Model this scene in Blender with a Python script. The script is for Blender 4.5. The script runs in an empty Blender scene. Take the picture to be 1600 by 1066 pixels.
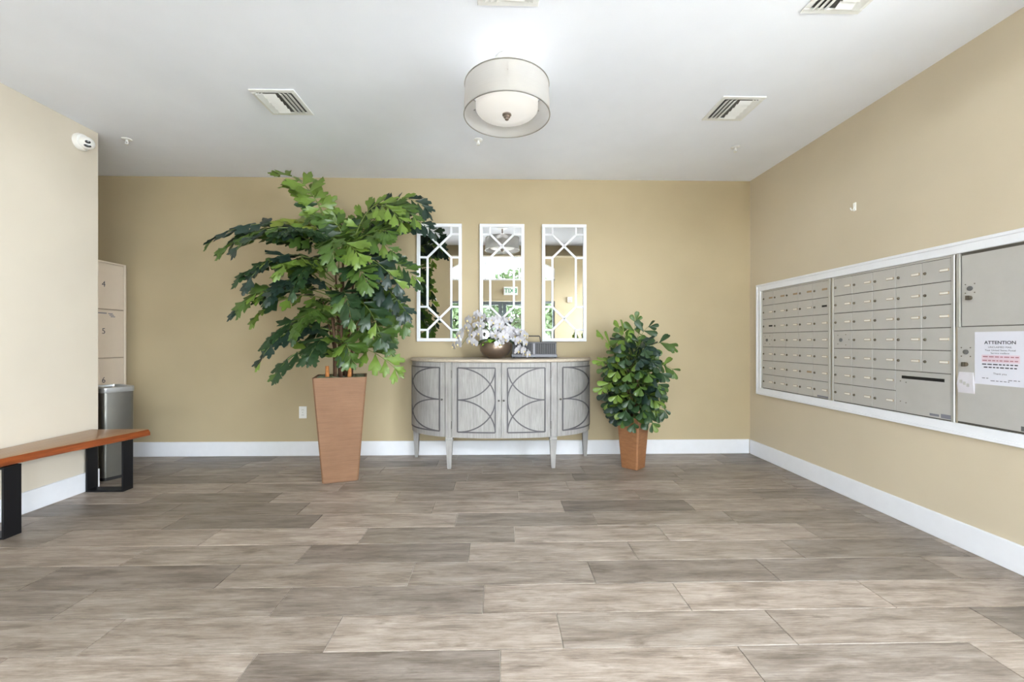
import bpy, bmesh, math, random
from mathutils import Vector, Matrix
R = math.radians
rnd = random.Random(11)
scene = bpy.context.scene
COL = scene.collection

# ---------------------------------------------------------------- camera, sky, daylight, exposure
H_CAM = 1.16
YAW = math.atan(.021)
cam_data = bpy.data.cameras.new('camera')
cam_data.sensor_width = 36.0
cam_data.lens = 640 / 1600 * 36.0
cam_data.shift_x = .0041
cam_data.clip_start = .02
cam = bpy.data.objects.new('camera', cam_data)
COL.objects.link(cam)
cam.location = (0, 0, H_CAM)
cam.rotation_euler = (R(90), 0, -YAW)
scene.camera = cam

world = bpy.data.worlds.new('overcast_sky')
scene.world = world
world.use_nodes = True
bg = world.node_tree.nodes['Background']
bg.inputs[0].default_value = (.87, .935, 1.0, 1)
bg.inputs[1].default_value = 24.0
scene.cycles.diffuse_bounces = 8

def portal(name, loc, rot, sx, sy):
    d = bpy.data.lights.new(name, 'AREA')
    d.shape = 'RECTANGLE'; d.size = sx; d.size_y = sy
    d.cycles.is_portal = True
    o = bpy.data.objects.new(name, d); COL.objects.link(o)
    o.location = loc; o.rotation_euler = rot
    return o
portal('entrance_daylight', (.08, -1.75, 1.65), (R(90), 0, 0), 2.7, 3.35)
portal('added_side_daylight', (2.78, -.15, 1.75), (R(90), 0, R(90)), 2.2, 1.65)  # daylight through the added side window

vs = scene.view_settings
vs.view_transform = 'Standard'; vs.look = 'None'; vs.gamma = 1.0
vs.use_curve_mapping = False
vs.exposure = 0.64

# ---------------------------------------------------------------- materials
def lin(c):
    return tuple(((v / 255) / 12.92 if v / 255 <= .04045 else (((v / 255) + .055) / 1.055) ** 2.4) for v in c) + (1,)
class NT:
    def __init__(s, name):
        s.m = bpy.data.materials.new(name); s.m.use_nodes = True
        s.t = s.m.node_tree; s.b = s.t.nodes['Principled BSDF']; s.o = s.t.nodes['Material Output']
    def n(s, typ, **kw):
        x = s.t.nodes.new(typ)
        for k, v in kw.items():
            if k == 'ins':
                for a, b in v.items(): x.inputs[a].default_value = b
            else: setattr(x, k, v)
        return x
    def l(s, a, b): s.t.links.new(a, b)
    def noise(s, vec, scale, detail=4, rough=.55, dist=0):
        x = s.n('ShaderNodeTexNoise', ins={'Scale': scale, 'Detail': detail, 'Roughness': rough, 'Distortion': dist})
        if vec is not None: s.l(vec, x.inputs['Vector'])
        return x.outputs['Fac']
    def ramp(s, fac, stops):
        x = s.n('ShaderNodeValToRGB'); e = x.color_ramp.elements
        while len(e) < len(stops): e.new(.5)
        for k, (p, c) in enumerate(stops): e[k].position = p; e[k].color = c
        s.l(fac, x.inputs[0]); return x.outputs[0]
    def mix(s, fac, a, b, mode='MIX'):
        x = s.n('ShaderNodeMix', data_type='RGBA', blend_type=mode)
        for k, v in ((0, fac), (6, a), (7, b)):
            if hasattr(v, 'links'): s.l(v, x.inputs[k])
            else: x.inputs[k].default_value = v
        return x.outputs[2]
    def math(s, op, a, b=0.0):
        x = s.n('ShaderNodeMath', operation=op)
        for k, v in ((0, a), (1, b)):
            if hasattr(v, 'links'): s.l(v, x.inputs[k])
            else: x.inputs[k].default_value = v
        return x.outputs[0]
    def coord(s, kind='Object'): return s.n('ShaderNodeTexCoord').outputs[kind]
    def mapping(s, vec, scale=(1, 1, 1), loc=(0, 0, 0)):
        x = s.n('ShaderNodeMapping'); x.inputs['Scale'].default_value = scale; x.inputs['Location'].default_value = loc
        s.l(vec, x.inputs[0]); return x.outputs[0]
    def bump(s, h, strength=.2, dist=.01):
        x = s.n('ShaderNodeBump', ins={'Strength': strength, 'Distance': dist})
        s.l(h, x.inputs['Height']); s.l(x.outputs[0], s.b.inputs['Normal'])
    def col(s, c):
        if hasattr(c, 'links'): s.l(c, s.b.inputs['Base Color'])
        else: s.b.inputs['Base Color'].default_value = c
    def set(s, **kw):
        for k, v in kw.items(): s.b.inputs[k.replace('_', ' ')].default_value = v

M = {}
def plain(name, rgb, rough=.5, metal=0, var=.06, scale=12, bump=0, spec=.5):
    t = NT(name); v = t.coord()
    n = t.noise(v, scale, 5)
    c = lin(rgb)
    lo = tuple(max(0, x * (1 - var)) for x in c[:3]) + (1,); hi = tuple(min(1, x * (1 + var)) for x in c[:3]) + (1,)
    t.col(t.ramp(n, [(.3, lo), (.7, hi)]))
    t.set(Roughness=rough, Metallic=metal); t.b.inputs['Specular IOR Level'].default_value = spec
    if bump: t.bump(n, bump, .005)
    M[name] = t.m; return t

def paint(name, rgb):
    t = NT(name); v = t.coord('Object')
    big = t.noise(v, 1.3, 3); fine = t.noise(v, 180, 3)
    c = lin(rgb); lo = tuple(x * .97 for x in c[:3]) + (1,); hi = tuple(min(1, x * 1.03) for x in c[:3]) + (1,)
    t.col(t.ramp(big, [(.35, lo), (.65, hi)]))
    t.set(Roughness=.62); t.b.inputs['Specular IOR Level'].default_value = .35
    t.bump(fine, .12, .002); M[name] = t.m
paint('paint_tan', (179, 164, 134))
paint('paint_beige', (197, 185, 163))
paint('paint_beige_lit', (206, 197, 182))  # left wall: beige with its stronger light put into the colour
paint('paint_ceiling', (236, 241, 252))
paint('paint_white', (238, 239, 241))
plain('trim_white', (226, 228, 234), .4, var=.02)
plain('plastic_white', (236, 236, 234), .35, var=.02)
plain('metal_white', (228, 230, 230), .4, var=.02)
plain('vent_dark', (92, 92, 92), .8)
plain('black_metal', (22, 22, 25), .42, .3, spec=.4)
plain('black', (14, 14, 15), .5)
plain('lens', (30, 32, 36), .12)
plain('mail_metal', (186, 184, 181), .4, .2, var=.035, scale=9)
plain('mail_dark', (92, 88, 82), .5, .3)
plain('mail_alu', (190, 190, 187), .3, .55, var=.02)
plain('lock_metal', (112, 104, 92), .3, .8)
plain('brass', (166, 146, 120), .4, .4)
plain('label_paper', (226, 222, 214), .7)
plain('paper', (210, 211, 222), .75, var=.01)
plain('ink', (70, 68, 78), .8)
plain('ink_light', (120, 120, 130), .8)
plain('ink_red', (168, 122, 134), .8)
plain('highlight_pink', (214, 194, 206), .8)
plain('locker_metal', (206, 192, 176), .42, .1, var=.02)
plain('locker_line', (150, 138, 122), .5)
plain('steel', (126, 125, 120), .3, .85, var=.03)
plain('steel_lid', (176, 178, 178), .32, .7, var=.03)
plain('shade_ring', (150, 148, 142), .35, .6)
plain('nickel', (160, 148, 140), .28, .85)
plain('bowl_metal', (128, 112, 98), .3, .75, var=.12, scale=9)
plain('orchid_white', (186, 184, 190), .6, var=.04)
plain('orchid_lip', (222, 205, 150), .55)
plain('stem_green', (86, 104, 52), .55, var=.2)
plain('stem_dark', (62, 52, 44), .65, var=.2)
plain('twig', (150, 140, 122), .7, var=.2)
plain('orchid_leaf', (52, 78, 40), .35, var=.25)
plain('orchid_leaf_bright', (128, 178, 52), .4, var=.15)
plain('moss', (120, 124, 100), .9, var=.35, scale=60, bump=.6)
plain('trunk', (92, 66, 48), .8, var=.35, scale=30, bump=.5)
plain('stub', (196, 128, 72), .7, var=.3, scale=25)
plain('rachis', (112, 128, 62), .5, var=.15)
plain('box_grey', (88, 87, 90), .45, .3)
plain('box_dark', (50, 49, 52), .5, .3)
plain('box_light', (116, 116, 122), .4, .3)
plain('frame_grey', (112, 120, 124), .4, .4)
plain('concrete', (196, 192, 184), .85)
plain('lawn', (120, 146, 84), .9, var=.2)
plain('tree_leaf', (62, 80, 46), .6, var=.3)
plain('bark', (104, 90, 76), .85, var=.2)
plain('grout', (176, 168, 158), .85)
plain('exit_green', (40, 150, 96), .5)
plain('knob_metal', (98, 94, 92), .35, .7)
plain('console_trim', (84, 82, 86), .5, var=.12)
plain('picture_dark', (46, 44, 44), .5)
plain('bag_film', (206, 203, 210), .3)

t = NT('console_wood'); v = t.coord()
g = t.noise(t.mapping(v, (40, 40, 3)), 2.0, 6, .65); b2 = t.noise(v, 3, 4)
c1 = t.ramp(g, [(.36, lin((128, 126, 124))), (.64, lin((166, 164, 162)))])
c2 = t.ramp(b2, [(.36, lin((138, 135, 134))), (.64, lin((164, 162, 160)))])
t.col(t.mix(.45, c1, c2)); t.set(Roughness=.5); t.bump(g, .12, .002); M['console_wood'] = t.m
t = NT('console_top'); v = t.coord()
g = t.noise(t.mapping(v, (3, 40, 40)), 2.0, 6, .65)
t.col(t.ramp(g, [(.3, lin((160, 148, 132))), (.7, lin((194, 182, 166)))])); t.set(Roughness=.45); M['console_top'] = t.m

t = NT('bench_top_sheen'); v = t.coord()
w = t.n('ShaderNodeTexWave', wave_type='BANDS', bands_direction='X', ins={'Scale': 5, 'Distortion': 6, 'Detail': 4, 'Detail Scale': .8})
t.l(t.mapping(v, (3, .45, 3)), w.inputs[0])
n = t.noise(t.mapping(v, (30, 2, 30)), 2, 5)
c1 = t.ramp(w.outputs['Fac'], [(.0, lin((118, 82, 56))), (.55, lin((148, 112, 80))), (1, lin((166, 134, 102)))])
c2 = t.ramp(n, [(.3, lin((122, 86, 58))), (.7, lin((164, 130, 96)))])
t.col(t.mix(.4, c1, c2)); t.set(Roughness=.32); t.b.inputs['Coat Weight'].default_value = .3; M['bench_top_sheen'] = t.m  # seat top: gloss reflection of the wall painted in as paler wood
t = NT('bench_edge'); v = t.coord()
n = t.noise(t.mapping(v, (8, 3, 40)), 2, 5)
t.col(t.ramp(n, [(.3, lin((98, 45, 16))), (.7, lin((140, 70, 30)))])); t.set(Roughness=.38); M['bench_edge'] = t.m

t = NT('terracotta'); v = t.coord()
band = t.noise(t.mapping(v, (3, 3, 150)), 1.6, 5, .7)
cl = t.noise(v, 5, 4)
c1 = t.ramp(band, [(.3, lin((104, 71, 49))), (.7, lin((144, 108, 81)))])
c2 = t.ramp(cl, [(.3, lin((120, 87, 62))), (.7, lin((138, 104, 77)))])
t.col(t.mix(.5, c1, c2)); t.set(Roughness=.62); t.bump(band, .5, .004); M['terracotta'] = t.m
t = NT('terracotta_smooth'); v = t.coord()
cl = t.noise(t.mapping(v, (6, 6, 20)), 3, 5)
t.col(t.ramp(cl, [(.3, lin((126, 84, 52))), (.7, lin((144, 100, 66)))])); t.set(Roughness=.5); M['terracotta_smooth'] = t.m

def leaf_mat(name, fixed=None):
    t = NT(name); v = t.coord()
    if fixed is None: base = t.n('ShaderNodeObjectInfo').outputs['Color']
    else:
        x = t.n('ShaderNodeRGB'); x.outputs[0].default_value = lin(fixed); base = x.outputs[0]
    n = t.noise(v, 22, 3)
    dark = t.mix(1.0, base, (.62, .66, .62, 1), 'MULTIPLY')
    t.col(t.mix(n, dark, base)); t.set(Roughness=.34); t.b.inputs['Specular IOR Level'].default_value = .55
    tr = t.n('ShaderNodeBsdfTranslucent'); t.l(t.mix(1.0, base, (1.1, 1.15, .7, 1), 'MULTIPLY'), tr.inputs[0])
    ms = t.n('ShaderNodeMixShader'); ms.inputs[0].default_value = .22
    t.l(t.b.outputs[0], ms.inputs[1]); t.l(tr.outputs[0], ms.inputs[2]); t.l(ms.outputs[0], t.o.inputs[0])
    M[name] = t.m
leaf_mat('leaf')
LEAFCOL = {'dark': (46, 66, 58), 'deep': (54, 80, 50), 'mid': (84, 112, 50), 'light': (118, 144, 62), 'yellow': (156, 168, 78)}
for k, c in LEAFCOL.items(): leaf_mat('leaf_' + k, c)

# wood-look porcelain planks: every plank has its own tone and its own piece of the pattern
t = NT('plank'); v = t.coord()
oi = t.n('ShaderNodeObjectInfo'); rr = oi.outputs['Random']
off = t.n('ShaderNodeCombineXYZ'); t.l(t.math('MULTIPLY', rr, 37.0), off.inputs[0]); t.l(t.math('MULTIPLY', rr, 91.0), off.inputs[1])
va = t.n('ShaderNodeVectorMath', operation='ADD'); t.l(v, va.inputs[0]); t.l(off.outputs[0], va.inputs[1]); pv = va.outputs[0]
cloud = t.noise(t.mapping(pv, (1.7, 9, 1)), 1.8, 9, .66, .35)
streak = t.noise(t.mapping(pv, (5, 95, 1)), 1.5, 7, .75, .35)
speck = t.noise(t.mapping(pv, (22, 60, 1)), 2.2, 4, .7)
knot = t.noise(t.mapping(pv, (2.6, 8, 1)), 1.9, 6, .62, .3)
c_cloud = t.ramp(cloud, [(.37, lin((92, 81, 71))), (.45, lin((134, 122, 111))), (.54, lin((162, 151, 141))), (.64, lin((186, 176, 167)))])
c_str = t.ramp(streak, [(.34, lin((104, 92, 81))), (.5, lin((150, 138, 127))), (.64, lin((184, 174, 164)))])
base = t.mix(.5, c_cloud, c_str)
kn = t.ramp(knot, [(.57, (0, 0, 0, 1)), (.74, (1, 1, 1, 1))])
base = t.mix(t.math('MULTIPLY', kn, .7), base, lin((92, 78, 64)))
sp = t.ramp(speck, [(.62, (0, 0, 0, 1)), (.72, (1, 1, 1, 1))])
base = t.mix(t.math('MULTIPLY', sp, .4), base, lin((98, 84, 70)))
tone = t.ramp(rr, [(0, (.52, .51, .51, 1)), (.3, (.68, .67, .66, 1)), (.6, (.84, .82, .81, 1)), (1, (.98, .96, .955, 1))])
t.col(t.mix(1.0, base, tone, 'MULTIPLY'))
t.l(t.ramp(streak, [(.2, (.34, .34, .34, 1)), (.8, (.46, .46, .46, 1))]), t.b.inputs['Roughness'])
t.bump(streak, .10, .002); M['plank'] = t.m

t = NT('mirror'); t.col((.62, .63, .635, 1)); t.set(Metallic=1.0, Roughness=.015); M['mirror'] = t.m

def thin_glass(name, tint=(.96, .98, .98, 1), gloss=.06):
    t = NT(name); t.t.nodes.remove(t.b)
    a = t.n('ShaderNodeBsdfTransparent'); a.inputs[0].default_value = tint
    g = t.n('ShaderNodeBsdfGlossy'); g.inputs['Roughness'].default_value = .02
    m = t.n('ShaderNodeMixShader'); m.inputs[0].default_value = gloss
    t.l(a.outputs[0], m.inputs[1]); t.l(g.outputs[0], m.inputs[2]); t.l(m.outputs[0], t.o.inputs[0]); M[name] = t.m
thin_glass('window_glass')

# sheer outer fabric of the ceiling lamp and its lit inner diffuser
t = NT('sheer_fabric')
v = t.coord(); n = t.noise(t.mapping(v, (1, 1, 160)), 3, 3)
t.col(t.ramp(n, [(.3, lin((208, 205, 201))), (.7, lin((218, 216, 213)))])); t.set(Roughness=.8)
tl = t.n('ShaderNodeBsdfTranslucent'); tl.inputs[0].default_value = (.70, .69, .68, 1)
tp = t.n('ShaderNodeBsdfTransparent')
m1 = t.n('ShaderNodeMixShader'); m1.inputs[0].default_value = .55
m2 = t.n('ShaderNodeMixShader'); m2.inputs[0].default_value = .42
t.l(t.b.outputs[0], m1.inputs[1]); t.l(tl.outputs[0], m1.inputs[2])
t.l(m1.outputs[0], m2.inputs[1]); t.l(tp.outputs[0], m2.inputs[2]); t.l(m2.outputs[0], t.o.inputs[0]); M['sheer_fabric'] = t.m
t = NT('lit_diffuser'); t.col(lin((214, 212, 209))); t.set(Roughness=.4)
t.b.inputs['Emission Color'].default_value = (1, .97, .93, 1); t.b.inputs['Emission Strength'].default_value = .2; M['lit_diffuser'] = t.m

# ---------------------------------------------------------------- mesh helpers
class MB:
    def __init__(s): s.bm = bmesh.new(); s.cur = 0
    def _tag(s, faces):
        for f in faces: f.material_index = s.cur
    def box(s, x0, x1, y0, y1, z0, z1, bev=0, seg=1, mat=None):
        b = bmesh.new(); bmesh.ops.create_cube(b, size=1)
        for w in b.verts:
            w.co = Vector((x0 + (w.co.x + .5) * (x1 - x0), y0 + (w.co.y + .5) * (y1 - y0), z0 + (w.co.z + .5) * (z1 - z0)))
        if bev: bmesh.ops.bevel(b, geom=b.edges[:], offset=bev, segments=seg, profile=.5, affect='EDGES')
        s.merge(b, mat); return s
    def merge(s, b, mat=None):
        vm = {}
        for w in b.verts: vm[w] = s.bm.verts.new(mat @ w.co if mat else w.co)
        for f in b.faces:
            try: nf = s.bm.faces.new([vm[w] for w in f.verts]); nf.material_index = s.cur; nf.smooth = f.smooth
            except ValueError: pass
        b.free()
    def poly(s, pts, faces):
        vs_ = [s.bm.verts.new(p) for p in pts]
        for f in faces:
            try: nf = s.bm.faces.new([vs_[i] for i in f]); nf.material_index = s.cur
            except ValueError: pass
        return s
    def prism(s, outline, z0, z1):
        n = len(outline)
        p = [(x, y, z0) for x, y in outline] + [(x, y, z1) for x, y in outline]
        f = [tuple(range(n - 1, -1, -1)), tuple(range(n, 2 * n))] + [(i, (i + 1) % n, n + (i + 1) % n, n + i) for i in range(n)]
        return s.poly(p, f)
    def loft(s, rings, caps=True):
        n = len(rings[0]); p = [q for r in rings for q in r]; f = []
        for k in range(len(rings) - 1):
            for i in range(n):
                j = (i + 1) % n
                f.append((k * n + i, k * n + j, (k + 1) * n + j, (k + 1) * n + i))
        if caps: f += [tuple(range(n - 1, -1, -1)), tuple(range((len(rings) - 1) * n, len(rings) * n))]
        return s.poly(p, f)
    def lathe(s, prof, c=(0, 0, 0), n=32, axis='Z', closed=False):
        rings = []
        for r, h in prof:
            ring = []
            for i in range(n):
                a = 2 * math.pi * i / n
                q = (r * math.cos(a), r * math.sin(a), h)
                if axis == 'Y': q = (q[0], -q[2], q[1])
                if axis == 'X': q = (q[2], q[0], q[1])
                ring.append((c[0] + q[0], c[1] + q[1], c[2] + q[2]))
            rings.append(ring)
        if closed: rings.append(rings[0])
        return s.loft(rings, caps=not closed)
    def tube(s, pts, rad, n=8, caps=True):
        pts = [Vector(p) for p in pts]; rings = []
        if not hasattr(rad, '__len__'): rad = [rad] * len(pts)
        prev = None
        for i, p in enumerate(pts):
            tg = (pts[min(i + 1, len(pts) - 1)] - pts[max(i - 1, 0)]).normalized()
            ref = prev if prev is not None else (Vector((0, 0, 1)) if abs(tg.z) < .9 else Vector((1, 0, 0)))
            u = (ref - tg * ref.dot(tg)).normalized(); prev = u; w = tg.cross(u)
            rings.append([tuple(p + (u * math.cos(2 * math.pi * k / n) + w * math.sin(2 * math.pi * k / n)) * rad[i]) for k in range(n)])
        return s.loft(rings, caps)
    def mesh(s, name, mats, smooth=False, auto=None):
        bmesh.ops.recalc_face_normals(s.bm, faces=s.bm.faces[:])
        me = bpy.data.meshes.new(name)
        s.bm.to_mesh(me); s.bm.free()
        for m in (mats if isinstance(mats, (list, tuple)) else [mats]): me.materials.append(M[m])
        if smooth:
            me.polygons.foreach_set('use_smooth', [True] * len(me.polygons))
            if auto: me.set_sharp_from_angle(angle=R(auto))
        return me
    def build(s, name, mats, parent=None, smooth=False, auto=None):
        return link(name, s.mesh(name, mats, smooth, auto), parent)

def link(name, me, parent=None, mat=None):
    o = bpy.data.objects.new(name, me); COL.objects.link(o)
    if parent: o.parent = parent
    if mat is not None: o.matrix_local = mat
    return o
def box(name, dims, mat, parent=None, bev=0, seg=1):
    return MB().box(*dims, bev=bev, seg=seg).build(name, mat, parent)
def tag(o, label, cat, group=None):
    o['label'] = label; o['category'] = cat
    if group: o['group'] = group
    return o
def thing(name, label, cat, loc=(0, 0, 0), rotz=0, group=None):
    o = bpy.data.objects.new(name, None); COL.objects.link(o)
    o.empty_display_size = .1; o.location = loc; o.rotation_euler = (0, 0, rotz)
    return tag(o, label, cat, group)
def struct(o):
    o['kind'] = 'structure'; return o
def text_mesh(txt, size, mat, bold=False, depth=.0004, align='CENTER'):
    cu = bpy.data.curves.new('lettering', 'FONT'); cu.body = txt; cu.size = size; cu.extrude = depth
    cu.align_x = align; cu.align_y = 'CENTER'; cu.resolution_u = 3
    if bold: cu.offset = size * .02
    ob = bpy.data.objects.new('lettering', cu); COL.objects.link(ob)
    dg = bpy.context.evaluated_depsgraph_get(); dg.update()
    me = bpy.data.meshes.new_from_object(ob.evaluated_get(dg))
    bpy.data.objects.remove(ob); bpy.data.curves.remove(cu)
    me.materials.clear(); me.materials.append(M[mat]); return me

# ---------------------------------------------------------------- the setting
XR, YB, ZC = 2.597, 4.188, 2.815          # right wall, back wall, ceiling
XL, YL = -3.195, 3.331                     # face and far corner of the left wall block
XA = -4.25                                 # wall inside the alcove behind it
YE, ZE = -1.65, 3.70                       # entrance wall and its taller ceiling
YS, ZS = 1.26, 2.64                        # beam between the two ceilings

floor = struct(box('floor', (XA - .1, XR + .2, YE - .2, YB + .2, -.12, -.004), 'grout'))
PW, PL, GAP = .2045, .90, .003
full = MB().box(-PL / 2 + GAP / 2, PL / 2 - GAP / 2, -PW / 2 + GAP / 2, PW / 2 - GAP / 2, -.010, 0, bev=.0012).mesh('plank', 'plank')
joints = {0: .004, 1: -.657, 2: -.071, 3: -.438, 4: -.162, 5: .092, 6: -.278, 7: -.455, 8: .144, 9: -.354, 10: .63, 11: -.15, 12: .32, 13: -.42}
k = -15
while True:
    y0 = 1.336 + k * PW
    if y0 > YB: break
    y1 = min(y0 + PW, YB); y0c = max(y0, YE)
    if y1 > YE:
        x0 = joints.get(k, (k * .317) % PL)
        left = XA if y1 > YL else XL
        x = x0 - PL * math.ceil((x0 - left) / PL)
        while x < XR:
            a, b = max(x, left), min(x + PL, XR)
            if b - a > .02:
                cx, cy = (a + b) / 2, (y0c + y1) / 2
                if abs(b - a - PL) < 1e-6 and abs(y1 - y0c - PW) < 1e-6: me = full
                else: me = MB().box((a - b) / 2 + GAP / 2, (b - a) / 2 - GAP / 2, (y0c - y1) / 2 + GAP / 2, (y1 - y0c) / 2 - GAP / 2, -.010, 0, bev=.0012).mesh('plank', 'plank')
                link('plank', me, floor, Matrix.Translation((cx, cy, 0)))
            x += PL
    k += 1

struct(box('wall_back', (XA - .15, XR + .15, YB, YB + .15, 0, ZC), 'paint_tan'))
mb = MB()                                   # right wall, opened near the entrance for a side window added for light
mb.box(XR, XR + .15, .95, YB, 0, ZC); mb.box(XR, XR + .15, YE, -1.25, 0, ZE); mb.box(XR, XR + .15, -1.25, .95, 0, .95)
mb.box(XR, XR + .15, -1.25, .95, 2.55, ZE); mb.box(XR, XR + .15, .95, YS, ZC, ZE)
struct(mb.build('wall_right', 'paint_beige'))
struct(MB().box(XL - .12, XL, YE, YL, 0, ZC).box(XL - .12, XL, YE, YS - .16, ZC, ZE).box(XA - .15, XL - .12, YL - .12, YL, 0, ZC).build('wall_left', 'paint_beige_lit'))
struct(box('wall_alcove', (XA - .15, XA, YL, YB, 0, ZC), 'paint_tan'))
struct(MB().box(XA - .15, XL, YL - .12, YB + .15, ZC, ZC + .12).box(XL, XR + .15, YS - .16, YB + .15, ZC, ZC + .12).build('ceiling', 'paint_ceiling'))
struct(box('ceiling_entry', (XL - .12, XR + .15, YE - .15, YS, ZE, ZE + .12), 'paint_ceiling'))
struct(box('wall_beam', (XL, XR, YS - .16, YS, ZS, ZE), 'paint_tan'))

BH = .145
struct(box('baseboard_back', (XA, XR - .016, YB - .015, YB, 0, BH), 'trim_white', bev=.003))
struct(box('baseboard_right', (XR - .015, XR, YE + .016, YB - .016, 0, BH), 'trim_white', bev=.003))
struct(box('baseboard_left', (XL, XL + .015, YE + .016, YL, 0, BH), 'trim_white', bev=.003))

# entrance wall: arched fanlight over glazed double doors with sidelights
WX0, WX1, AZ0, AZ1 = -1.2, 1.36, 2.94, 3.29
wc = (WX0 + WX1) / 2
def arch(x, inset=0):
    u = (x - wc) / ((WX1 - WX0) / 2); return AZ0 + (AZ1 - AZ0) * (1 - u * u) - inset
mb = MB()
mb.box(XL - .12, WX0, YE - .15, YE, 0, ZE); mb.box(WX1, XR + .15, YE - .15, YE, 0, ZE); mb.box(WX0, WX1, YE - .15, YE, 2.14, 2.64)
N = 16
for i in range(N):
    xa, xb = WX0 + (WX1 - WX0) * i / N, WX0 + (WX1 - WX0) * (i + 1) / N
    p = [(xa, y, z) for y in (YE - .15, YE) for z in (arch(xa), ZE)] + [(xb, y, z) for y in (YE - .15, YE) for z in (arch(xb), ZE)]
    mb.poly(p, [(0, 1, 5, 4), (2, 6, 7, 3), (0, 4, 6, 2), (1, 3, 7, 5)])
struct(mb.build('wall_entrance', 'paint_tan'))
win = struct(MB().tube([(WX0 + (WX1 - WX0) * i / N, YE - .05, arch(WX0 + (WX1 - WX0) * i / N, .02)) for i in range(N + 1)], .028, 6)
             .box(WX0, WX1, YE - .08, YE - .02, 2.64, 2.685).box(WX0, WX0 + .045, YE - .08, YE - .02, 2.64, AZ0).box(WX1 - .045, WX1, YE - .08, YE - .02, 2.64, AZ0).build('window_1', 'trim_white'))
for i in range(3):
    xa, xb = WX0 + .03 + (WX1 - WX0 - .06) * i / 3, WX0 + .03 + (WX1 - WX0 - .06) * (i + 1) / 3
    if i: box('mullion', (xa - .018, xa + .018, YE - .075, YE - .025, 2.66, arch(xa) - .02), 'trim_white', win)
    o = [(xa + (xb - xa) * j / 8, arch(xa + (xb - xa) * j / 8, .02)) for j in range(9)]
    pts = [(xa, YE - .05, 2.66), (xb, YE - .05, 2.66)] + [(x, YE - .05, z) for x, z in reversed(o)]
    MB().poly(pts, [tuple(range(len(pts)))]).build('pane', 'window_glass', win)
def glazed(name, x0, x1, z1, st, mat):
    f = MB().box(x0, x0 + st, YE - .08, YE - .03, 0.004, z1).box(x1 - st, x1, YE - .08, YE - .03, 0.004, z1).box(x0 + st, x1 - st, YE - .08, YE - .03, z1 - st, z1).box(x0 + st, x1 - st, YE - .08, YE - .03, .004, .004 + st * 1.8)
    f = struct(f.build(name, mat))
    MB().poly([(x0 + st, YE - .055, .01 + st), (x1 - st, YE - .055, .01 + st), (x1 - st, YE - .055, z1 - st), (x0 + st, YE - .055, z1 - st)], [(0, 1, 2, 3)]).build('pane', 'window_glass', f)
    return f
glazed('window_2', WX0, -.86, 2.135, .05, 'frame_grey')
glazed('window_3', 1.02, WX1, 2.135, .05, 'frame_grey')
for n_, a, b, hx in (('door_1', -.86, .08, .02), ('door_2', .08, 1.02, .14)):
    d = glazed(n_, a + .004, b - .004, 2.13, .09, 'frame_grey')
    MB().tube([(hx, YE - .03, .95), (hx, YE + .02, .95), (hx, YE + .02, 1.25), (hx, YE - .03, 1.25)], .011, 8).build('handle', 'steel', d)
w4 = struct(MB().box(XR + .04, XR + .10, -1.25, .95,   .95, 1.01).box(XR + .04, XR + .10, -1.25, .95, 2.49, 2.55).box(XR + .04, XR + .10, -1.25, -1.19, 1.01, 2.49).box(XR + .04, XR + .10, .89, .95, 1.01, 2.49).build('added_side_window', 'trim_white'))  # invented window out of view, brightens the left wall and floor
box('mullion', (XR + .045, XR + .095, -.17, -.13, 1.01, 2.49), 'trim_white', w4)
for a, b in ((-1.19, -.17), (-.13, .89)):
    MB().poly([(XR + .07, a, 1.01), (XR + .07, b, 1.01), (XR + .07, b, 2.49), (XR + .07, a, 2.49)], [(0, 1, 2, 3)]).build('pane', 'window_glass', w4)

# outdoors, seen in the mirrors through the entrance glass
struct(MB().box(-14, 14, -16, YE - .15, -.16, -.06).box(XR + .15, 14, YE - .15, 6, -.16, -.06).build('ground', 'concrete'))
def tree(x, y, h, w, label, seed):
    r = random.Random(seed); t_ = thing('garden_tree', label, 'tree', (x, y, -.06), group='trees in front of the entrance')
    MB().tube([(0, 0, 0), (.05, 0, h * .3), (0, .06, h * .6)], [.11, .08, .05], 7).build('trunk', 'bark', t_)
    m = MB()
    for i in range(2600):
        d = Vector((r.gauss(0, 1), r.gauss(0, 1), r.gauss(0, 1))).normalized() * (.55 + .45 * r.random())
        c = Vector((d.x * w, d.y * w, h * .62 + d.z * h * .38))
        u = Vector((r.uniform(-1, 1), r.uniform(-1, 1), r.uniform(-1, 1))).normalized(); w2 = u.orthogonal().normalized()
        s_ = r.uniform(.10, .2)
        m.poly([c - u * s_, c + w2 * s_ * .5, c + u * s_, c - w2 * s_ * .5], [(0, 1, 2, 3)])
    f = m.build('foliage', 'tree_leaf', t_); f['kind'] = 'stuff'
tree(-1.9, -7.5, 3.6, 1.4, 'leafy garden tree outside, seen in the mirror nearest the tall palm', 1)
tree(.9, -9.5, 4.4, 1.8, 'tall garden tree outside, seen reflected in the middle mirror', 2)
tree(3.0, -7.2, 3.2, 1.3, 'low garden tree outside, seen in the mirror above the ribbed box', 3)

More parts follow.
